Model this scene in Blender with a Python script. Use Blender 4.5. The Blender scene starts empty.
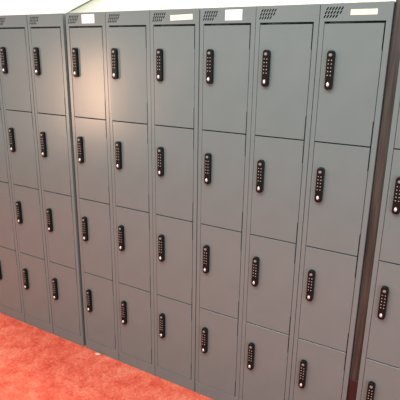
import bpy, bmesh, math, random
from mathutils import Vector, Matrix
from mathutils.geometry import tessellate_polygon

random.seed(7)
SC = bpy.context.scene
COL = SC.collection

# ------------------------------------------------------------------ camera
cam_d = bpy.data.cameras.new('camera')
cam_d.sensor_fit = 'HORIZONTAL'
cam_d.sensor_width = 36.0
cam_d.lens = 483.86 / 400 * 36.0
cam = bpy.data.objects.new('camera', cam_d)
COL.objects.link(cam)
cam.location = (1.7656, -1.7657, 1.6308)
cam.rotation_euler = (1.2758386, -0.0143039, 0.5298021)
SC.camera = cam

# ------------------------------------------------------------------ world, lights, exposure
SC.view_settings.view_transform = 'Standard'
SC.view_settings.look = 'None'
SC.view_settings.exposure = 0.0
SC.view_settings.gamma = 1.0
SC.view_settings.use_curve_mapping = False

world = bpy.data.worlds.new('room_ambience')
SC.world = world
world.use_nodes = True
bg = world.node_tree.nodes['Background']
bg.inputs['Color'].default_value = (0.80, 0.87, 0.92, 1)
bg.inputs['Strength'].default_value = 0.62


def area(name, loc, target, sx, sy, power, color):
    d = bpy.data.lights.new(name, 'AREA')
    d.shape = 'RECTANGLE'
    d.size = sx
    d.size_y = sy
    d.energy = power
    d.color = color
    o = bpy.data.objects.new(name, d)
    COL.objects.link(o)
    o.location = loc
    v = Vector(target) - Vector(loc)
    o.rotation_euler = v.to_track_quat('-Z', 'Y').to_euler()
    return o


area('ceiling_panel_light', (0.9, -1.6, 2.75), (0.9, -1.2, 0.0), 2.4, 1.2, 80, (1.0, 0.98, 0.93))
area('warm_wall_light', (-2.33, -2.75, 1.15), (0.2, 0.0, 1.25), 0.20, 0.80, 42, (1.0, 0.60, 0.39))
area('cool_fill_light', (3.9, -2.2, 0.9), (1.2, 0.0, 0.5), 1.2, 1.4, 42, (0.72, 0.92, 1.0))  # cool fill added out of view, counters red bounce on the lower doors
area('wall_fill_light', (0.4, 0.20, 2.75), (0.4, 0.5, 1.9), 4.5, 0.15, 45, (1.0, 0.97, 0.88))  # unseen lamp added above the lockers to lift the back wall towards white


# ------------------------------------------------------------------ materials
def principled(name, color, rough=0.5, metallic=0.0, spec=0.5):
    m = bpy.data.materials.new(name)
    m.use_nodes = True
    b = m.node_tree.nodes['Principled BSDF']
    b.inputs['Base Color'].default_value = (*color, 1)
    b.inputs['Roughness'].default_value = rough
    b.inputs['Metallic'].default_value = metallic
    b.inputs['Specular IOR Level'].default_value = spec
    return m


def noise_mix(m, c1, c2, scale, detail=3.0, stretch=(1, 1, 1), lo=0.35, hi=0.65, bump=0.0, bscale=None, bdist=0.002):
    nt = m.node_tree
    b = nt.nodes['Principled BSDF']
    tc = nt.nodes.new('ShaderNodeTexCoord')
    mp = nt.nodes.new('ShaderNodeMapping')
    mp.inputs['Scale'].default_value = stretch
    nt.links.new(tc.outputs['Object'], mp.inputs['Vector'])
    n = nt.nodes.new('ShaderNodeTexNoise')
    n.inputs['Scale'].default_value = scale
    n.inputs['Detail'].default_value = detail
    nt.links.new(mp.outputs['Vector'], n.inputs['Vector'])
    r = nt.nodes.new('ShaderNodeValToRGB')
    r.color_ramp.elements[0].position = lo
    r.color_ramp.elements[0].color = (*c1, 1)
    r.color_ramp.elements[1].position = hi
    r.color_ramp.elements[1].color = (*c2, 1)
    nt.links.new(n.outputs['Fac'], r.inputs['Fac'])
    nt.links.new(r.outputs['Color'], b.inputs['Base Color'])
    if bump:
        n2 = nt.nodes.new('ShaderNodeTexNoise')
        n2.inputs['Scale'].default_value = bscale or scale
        n2.inputs['Detail'].default_value = 2
        nt.links.new(mp.outputs['Vector'], n2.inputs['Vector'])
        bp = nt.nodes.new('ShaderNodeBump')
        bp.inputs['Strength'].default_value = bump
        bp.inputs['Distance'].default_value = bdist
        nt.links.new(n2.outputs['Fac'], bp.inputs['Height'])
        nt.links.new(bp.outputs['Normal'], b.inputs['Normal'])
    return r


M = {}
M['paint'] = principled('grey_locker_paint', (0.15, 0.185, 0.18), 0.26)
noise_mix(M['paint'], (0.137, 0.171, 0.168), (0.148, 0.181, 0.178), 5.0, 2.0)
M['dark_inside'] = principled('dark_locker_inside', (0.05, 0.052, 0.052), 0.7)
M['lock'] = principled('black_lock_plastic', (0.010, 0.008, 0.008), 0.32, 0, 0.12)
M['button'] = principled('pale_button_metal', (0.36, 0.34, 0.30), 0.35, 0.3)
M['chrome'] = principled('chrome_knob_metal', (0.85, 0.84, 0.80), 0.25, 0.55)
M['gun'] = principled('dark_barrel_metal', (0.20, 0.20, 0.19), 0.4, 0.0)
M['card_white'] = principled('white_card', (0.92, 0.92, 0.94), 0.6)
M['card_cream'] = principled('cream_card', (0.76, 0.76, 0.58), 0.6)
M['wall'] = principled('cream_wall_paint', (0.90, 0.88, 0.72), 0.8)
M['soffit'] = principled('white_ceiling_paint', (0.93, 0.93, 0.93), 0.8)
M['strip'] = principled('grey_joint_strip', (0.32, 0.32, 0.28), 0.7)
M['wood'] = principled('brown_post_wood', (0.13, 0.085, 0.06), 0.55)
noise_mix(M['wood'], (0.018, 0.016, 0.013), (0.068, 0.056, 0.044), 30.0, 3.0, (4, 4, 0.12), 0.35, 0.65)
M['red_paint'] = principled('dark_red_post_paint', (0.035, 0.006, 0.006), 0.6)
M['paper'] = principled('white_paper', (0.62, 0.50, 0.45), 0.8)

# carpet: mottled red with short worn fibres
cp = principled('red_mottled_carpet', (0.8, 0.12, 0.08), 0.9, 0, 0.15)
nt = cp.node_tree
b = nt.nodes['Principled BSDF']
tc = nt.nodes.new('ShaderNodeTexCoord')
def tex_noise(scale, detail, dist=0.0, rough=0.6):
    n = nt.nodes.new('ShaderNodeTexNoise')
    n.inputs['Scale'].default_value = scale
    n.inputs['Detail'].default_value = detail
    n.inputs['Distortion'].default_value = dist
    n.inputs['Roughness'].default_value = rough
    nt.links.new(tc.outputs['Object'], n.inputs['Vector'])
    return n
na = tex_noise(9.0, 8.0, 0.3, 0.75)
ra = nt.nodes.new('ShaderNodeValToRGB')
e = ra.color_ramp.elements
e[0].position = 0.32; e[0].color = (0.68, 0.075, 0.045, 1)
e[1].position = 0.68; e[1].color = (0.95, 0.30, 0.185, 1)
em = ra.color_ramp.elements.new(0.50); em.color = (0.88, 0.165, 0.10, 1)
nt.links.new(na.outputs['Fac'], ra.inputs['Fac'])
nb = tex_noise(75.0, 4.0, 0.6, 0.75)
rb = nt.nodes.new('ShaderNodeValToRGB')
rb.color_ramp.elements[0].position = 0.40; rb.color_ramp.elements[0].color = (0.70, 0.58, 0.55, 1)
rb.color_ramp.elements[1].position = 0.58; rb.color_ramp.elements[1].color = (1.0, 1.0, 1.0, 1)
nt.links.new(nb.outputs['Fac'], rb.inputs['Fac'])
mx = nt.nodes.new('ShaderNodeMixRGB')
mx.blend_type = 'MULTIPLY'
mx.inputs['Fac'].default_value = 0.8
nt.links.new(ra.outputs['Color'], mx.inputs['Color1'])
nt.links.new(rb.outputs['Color'], mx.inputs['Color2'])
nt.links.new(mx.outputs['Color'], b.inputs['Base Color'])
bp = nt.nodes.new('ShaderNodeBump')
bp.inputs['Strength'].default_value = 0.5
bp.inputs['Distance'].default_value = 0.004
nc = tex_noise(140.0, 3.0)
nt.links.new(nc.outputs['Fac'], bp.inputs['Height'])
nt.links.new(bp.outputs['Normal'], b.inputs['Normal'])
M['carpet'] = cp


# ------------------------------------------------------------------ mesh helpers
def add_box(bm, x0, x1, y0, y1, z0, z1, bevel=0.0, seg=1, mi=0):
    vs = [bm.verts.new(v) for v in ((x0, y0, z0), (x1, y0, z0), (x1, y1, z0), (x0, y1, z0),
                                    (x0, y0, z1), (x1, y0, z1), (x1, y1, z1), (x0, y1, z1))]
    fs = [bm.faces.new([vs[i] for i in f]) for f in ((0, 3, 2, 1), (4, 5, 6, 7), (0, 1, 5, 4), (1, 2, 6, 5), (2, 3, 7, 6), (3, 0, 4, 7))]
    for f in fs:
        f.material_index = mi
    if bevel:
        es = list({e for f in fs for e in f.edges})
        bmesh.ops.bevel(bm, geom=es, offset=bevel, segments=seg, affect='EDGES', profile=0.5)
    return fs


def add_prism(bm, pts, y0, y1, bevel=0.0, seg=2, holes=()):
    """pts: outline in (x, z), counter-clockwise seen from the front (-y); y0 front, y1 back."""
    loops = [pts] + [list(h) for h in holes]
    flat = [p for l in loops for p in l]
    tris = tessellate_polygon([[Vector((p[0], p[1], 0)) for p in l] for l in loops]) if holes else None
    F = [bm.verts.new((p[0], y0, p[1])) for p in flat]
    B = [bm.verts.new((p[0], y1, p[1])) for p in flat]
    front = []
    if tris:
        for t in tris:
            front.append(bm.faces.new([F[i] for i in t]))
            bm.faces.new([B[i] for i in reversed(t)])
    else:
        front.append(bm.faces.new(F))
        bm.faces.new(list(reversed(B)))
    k = 0
    for l in loops:
        n = len(l)
        for i in range(n):
            a, c = k + i, k + (i + 1) % n
            bm.faces.new((F[a], B[a], B[c], F[c]))
        k += n
    bmesh.ops.recalc_face_normals(bm, faces=bm.faces[:])
    if bevel:
        es = list({e for f in front for e in f.edges})
        bmesh.ops.bevel(bm, geom=es, offset=bevel, segments=seg, affect='EDGES', profile=0.5)


def add_dome(bm, cx, cz, y, rx, rz, h, seg=12, rings=3):
    """a shallow dome bulging towards -y from the plane y"""
    prev = [bm.verts.new((cx + rx * math.cos(2 * math.pi * i / seg), y, cz + rz * math.sin(2 * math.pi * i / seg))) for i in range(seg)]
    bm.faces.new(prev)
    for r in range(1, rings + 1):
        t = r / (rings + 1) * math.pi / 2
        cur = [bm.verts.new((cx + rx * math.cos(t) * math.cos(2 * math.pi * i / seg), y - h * math.sin(t),
                             cz + rz * math.cos(t) * math.sin(2 * math.pi * i / seg))) for i in range(seg)]
        for i in range(seg):
            bm.faces.new((prev[i], prev[(i + 1) % seg], cur[(i + 1) % seg], cur[i]))
        prev = cur
    bm.faces.new(prev)
    bmesh.ops.recalc_face_normals(bm, faces=bm.faces[:])


def obj(name, bm, mats, parent=None, smooth=False, loc=(0, 0, 0)):
    me = bpy.data.meshes.new(name)
    bm.to_mesh(me)
    bm.free()
    for m in (mats if isinstance(mats, (list, tuple)) else [mats]):
        me.materials.append(m)
    if smooth:
        for p in me.polygons:
            p.use_smooth = True
    o = bpy.data.objects.new(name, me)
    COL.objects.link(o)
    o.location = loc
    if parent:
        o.parent = parent
    return o


def struct(o):
    o['kind'] = 'structure'
    return o


def tag(o, label, cat, group=None):
    o['label'] = label
    o['category'] = cat
    if group:
        o['group'] = group
    return o


def link_copy(src, parent, loc=None):
    c = src.copy()
    COL.objects.link(c)
    c.parent = parent
    if loc is not None:
        c.location = loc
    return c


# ------------------------------------------------------------------ the setting
bm = bmesh.new(); add_box(bm, -4.5, 4.5, -4.5, 0.62, -0.05, 0.0)
struct(obj('floor', bm, M['carpet']))
WY = 0.50
bm = bmesh.new(); add_box(bm, -4.5, 4.5, WY, WY + 0.12, 0.0, 3.0)
struct(obj('wall_back', bm, M['wall']))

# white sloping boxed-in ceiling section on the wall, left of the slanted joint
P0, P1 = Vector((-0.440, 1.862)), Vector((-0.281, 1.914))
d = (P1 - P0).normalized()
n = Vector((-d.y, d.x))
q0, q1 = P0 - d * 0.25, P0 + d * 3.0
q1 = Vector((q1.x, q1.y))
bm = bmesh.new()
add_prism(bm, [(q0.x, q0.y), (q1.x, q1.y), (q1.x, 3.0), (-4.5, 3.0), (-4.5, q0.y)], WY - 0.012, WY)
struct(obj('ceiling', bm, M['soffit']))
bm = bmesh.new()
s0, s1 = P0, P0 + d * 2.9
add_prism(bm, [(s0.x + n.x * 0.001, s0.y + n.y * 0.001), tuple(s0 - n * 0.0015), tuple(s1 - n * 0.0045), tuple(s1 + n * 0.001)], WY - 0.014, WY)
struct(obj('trim_1', bm, M['strip']))

# ------------------------------------------------------------------ lockers
WID = 0.2405
DEP = 0.45
SL, SR = 0.0166, 0.0178           # front stiles
ZT = 1.7408                       # underside of the header
PITCH = 0.4197
TOP = 1.80
PL = 0.062
POS = {'z': -0.7498, 'a': -0.5053, 'b': -0.2605, 'c': -0.0006, 'd': 0.2425, 'e': 0.4850,
       'f': 0.7297, 'g': 0.9720, 'h': 1.2150, 'i': 1.4948}


def make_locker(x, label):
    root = bpy.data.objects.new('locker', None)
    COL.objects.link(root)
    root.location = (x, 0, 0)
    tag(root, label, 'locker', 'grey four-door lockers in a row')
    # carcass: sheet-metal sides, back, roof, shelves and folded front stiles
    bm = bmesh.new()
    add_box(bm, 0, 0.002, 0.0, DEP, 0, TOP)
    add_box(bm, WID - 0.002, WID, 0.0, DEP, 0, TOP)
    add_box(bm, 0.002, WID - 0.002, DEP - 0.002, DEP, 0, TOP)
    add_box(bm, 0.002, WID - 0.002, 0.0012, DEP - 0.002, TOP - 0.002, TOP)
    add_box(bm, 0.002, WID - 0.002, 0.0, DEP - 0.002, 0.0, 0.003)
    for k in range(5):
        z = ZT - k * PITCH
        add_box(bm, SL, WID - SR, 0.06, DEP - 0.002, z - 0.010, z + 0.010, mi=0)
    add_box(bm, 0.002, SL, 0.0, 0.022, PL, ZT)
    add_box(bm, WID - SR, WID - 0.002, 0.0, 0.022, PL, ZT)
    obj('carcass', bm, M['paint'], root)
    # header with real ventilation slots
    holes = []
    w, L = 0.0046, 0.0118
    sl = math.radians(56)
    ux, uz = math.cos(sl), math.sin(sl)
    for r, (xs, cnt) in enumerate(((0.0245, 6), (0.0200, 6), (0.0170, 5))):
        zc = TOP - 0.0165 - r * 0.0125
        for k in range(cnt):
            xc = xs + k * 0.0102
            a = (xc - ux * L / 2, zc - uz * L / 2)
            c = (xc + ux * L / 2, zc + uz * L / 2)
            nx, nz = -uz * w / 2, ux * w / 2
            holes.append([(a[0] + nx, a[1] + nz), (c[0] + nx, c[1] + nz), (c[0] - nx, c[1] - nz), (a[0] - nx, a[1] - nz)])
    bm = bmesh.new()
    add_prism(bm, [(0.002, ZT), (WID - 0.002, ZT), (WID - 0.002, TOP), (0.002, TOP)], 0.0, 0.0012, holes=holes)
    add_box(bm, SL, WID - SR, 0.0, 0.022, ZT, ZT + 0.0012)
    obj('header_panel', bm, M['paint'], root)
    # plinth
    bm = bmesh.new()
    add_box(bm, 0.002, WID - 0.002, -0.0005, 0.02, 0.0, PL - 0.0005, 0.0012)
    obj('plinth', bm, M['paint'], root)
    return root


def door_mesh(top):
    """door slab with relieved hinge corners; origin at the left end of the line above it"""
    x0, x1 = SL + 0.0018, WID - SR - 0.0020
    zt, zb = (-0.0065 if top else -0.0026), -PITCH + 0.0018
    n = 0.0022
    pts = [(x0, zb), (x1 - n, zb), (x1 - n, zb + 0.085), (x1, zb + 0.089), (x1, zt - 0.089), (x1 - n, zt - 0.085), (x1 - n, zt), (x0, zt)]
    bm = bmesh.new()
    add_prism(bm, pts, -0.0012, 0.016, 0.0008, 1)
    return bm


def pill(w, z0, z1, r, seg=6):
    pts = []
    for cx, cz, a0 in ((w / 2 - r, z0 + r, -90), (w / 2 - r, z1 - r, 0), (-w / 2 + r, z1 - r, 90), (-w / 2 + r, z0 + r, 180)):
        for i in range(seg + 1):
            a = math.radians(a0 + 90 * i / seg)
            pts.append((cx + r * math.cos(a), cz + r * math.sin(a)))
    return pts


LX, LZ, LH, LW = 0.0535, -0.162, 0.135, 0.0275
LF = -0.0165                       # front of the lock


def make_prototypes():
    """meshes shared by every door"""
    out = {}
    out['door_top'] = door_mesh(True)
    out['door'] = door_mesh(False)
    bm = bmesh.new()
    add_prism(bm, pill(LW, -LH / 2, LH / 2, 0.0115), LF, -0.0012, 0.003, 3)
    out['lock_housing'] = bm
    bm = bmesh.new()               # key barrel at the top
    add_prism(bm, pill(0.0115, 0.047, 0.057, 0.004), LF - 0.0035, LF, 0.001, 1)
    out['key_barrel'] = bm
    bm = bmesh.new()
    add_dome(bm, 0, 0, LF, 0.0023, 0.0023, 0.002)
    out['button'] = bm
    bm = bmesh.new()
    add_dome(bm, -0.001, -0.0485, LF, 0.0055, 0.0085, 0.006, 16, 4)
    out['turn_knob'] = bm
    mats = {'door_top': M['paint'], 'door': M['paint'], 'lock_housing': M['lock'], 'key_barrel': M['gun'], 'button': M['button'], 'turn_knob': M['chrome']}
    res = {}
    for k, bm in out.items():
        me = bpy.data.meshes.new(k)
        bm.to_mesh(me); bm.free()
        me.materials.append(mats[k])
        if k in ('button', 'turn_knob', 'lock_housing'):
            for p in me.polygons:
                p.use_smooth = k != 'lock_housing' or p.area < 2e-5
        res[k] = me
    return res


PM = make_prototypes()


def put(name, me, parent, loc=(0, 0, 0)):
    o = bpy.data.objects.new(name, me)
    COL.objects.link(o)
    o.parent = parent
    o.location = loc
    return o


TILT = {'c': (-0.7, -0.3, 0.0, -0.05), 'd': (1.0, -0.2, 0.05, 0.0), 'b': (-0.2, 0.1, -0.1, 0.05)}


def fit_doors(root, key):
    for k in range(4):
        dr = put('door', PM['door_top' if k == 0 else 'door'], root, (0, 0, ZT - k * PITCH))
        # hung very slightly out of true, each in its own way, about the hinge side
        dr.rotation_euler = (0, 0, math.radians(TILT[key][k] if key in TILT else random.uniform(-0.12, 0.12)))
        dr.location.y = -WID * math.sin(dr.rotation_euler.z)
        put('lock_housing', PM['lock_housing'], dr, (LX, 0, LZ))
        put('key_barrel', PM['key_barrel'], dr, (LX, 0, LZ))
        put('turn_knob', PM['turn_knob'], dr, (LX, 0, LZ))
        for r in range(5):
            for c in (-1, 1):
                put('keypad_button', PM['button'], dr, (LX + c * 0.0053, 0, LZ + 0.034 - r * 0.0128))


LABELS = {
    'z': 'grey locker at the far left edge, only its lower right side in view',
    'a': 'leftmost grey locker whose top door is in view, cut by left picture edge',
    'b': 'grey locker just left of the narrow dark gap, without a card on its header',
    'c': 'grey locker with square white card, just right of the narrow dark gap',
    'd': 'grey locker without a card, between square white card and crooked cream strip',
    'e': 'grey locker with a slightly crooked cream strip on its header',
    'f': 'grey locker with a white rectangular card, third to the left of the brown post',
    'g': 'grey locker with a bare header, second to the left of the brown post',
    'h': 'near grey locker directly left of the brown post, straight cream strip on header',
    'i': 'grey locker right of the brown post, cut by the right picture edge',
}
LK = {}
for key in 'zabcdefghi':
    LK[key] = make_locker(POS[key], LABELS[key])
    fit_doors(LK[key], key)
# the last locker stands 3 mm higher, on four levelling feet
LK['i'].location.z = 0.003
for fx in (0.03, WID - 0.03):
    for fy in (0.04, DEP - 0.04):
        bm = bmesh.new()
        bmesh.ops.create_cone(bm, cap_ends=True, segments=16, radius1=0.014, radius2=0.010, depth=0.0035)
        obj('levelling_foot', bm, M['gun'], LK['i'], loc=(fx, fy, -0.00125))


def card(key, x0, x1, z0, z1, mat, label, tilt=0.0):
    cx, cz = (x0 + x1) / 2, (z0 + z1) / 2
    bm = bmesh.new()
    add_box(bm, -(x1 - x0) / 2, (x1 - x0) / 2, -0.0008, 0, -(z1 - z0) / 2, (z1 - z0) / 2, 0.0003)
    o = obj('label_card', bm, mat, LK[key], loc=(cx, 0, cz))
    o.rotation_euler = (0, -math.radians(tilt), 0)
    o['label'] = label


card('c', 0.101, 0.177, 1.753, 1.7915, M['card_white'], 'square blank white card')
card('e', 0.103, 0.210, 1.7575, 1.7785, M['card_cream'], 'crooked cream strip', 1.6)
card('f', 0.1120, 0.1845, 1.7525, 1.7905, M['card_white'], 'blank white card')
card('h', 0.1045, 0.1925, 1.7610, 1.7790, M['card_cream'], 'narrow cream strip')

# ------------------------------------------------------------------ brown post in the gap
root = bpy.data.objects.new('wooden_post', None)
COL.objects.link(root)
root.location = (1.4752, 0, 0)
tag(root, 'narrow brown wooden post with dark red foot between the two rightmost lockers', 'post')
bm = bmesh.new()
add_box(bm, -0.0185, 0.018, 0.016, 0.11, 0.355, 2.3, 0.002)
obj('shaft', bm, M['wood'], root)
bm = bmesh.new()
add_box(bm, -0.0185, 0.018, 0.016, 0.11, 0.0, 0.355, 0.002)
o = obj('foot', bm, M['red_paint'], root)
o['label'] = 'dark red foot'

# ------------------------------------------------------------------ scrap of paper on the carpet
bm = bmesh.new()
add_prism(bm, [(-0.016, 0.0), (-0.004, -0.004), (0.012, 0.0), (0.017, 0.006), (0.004, 0.010), (-0.010, 0.007)], -0.004, 0.004, 0.0008, 1)
o = obj('paper_scrap', bm, M['paper'], smooth=True, loc=(0.105, -0.022, 0.0045))
o.rotation_euler = (math.radians(-60), 0, math.radians(12))
tag(o, 'small crumpled white paper scrap on the red carpet against a locker plinth', 'paper')
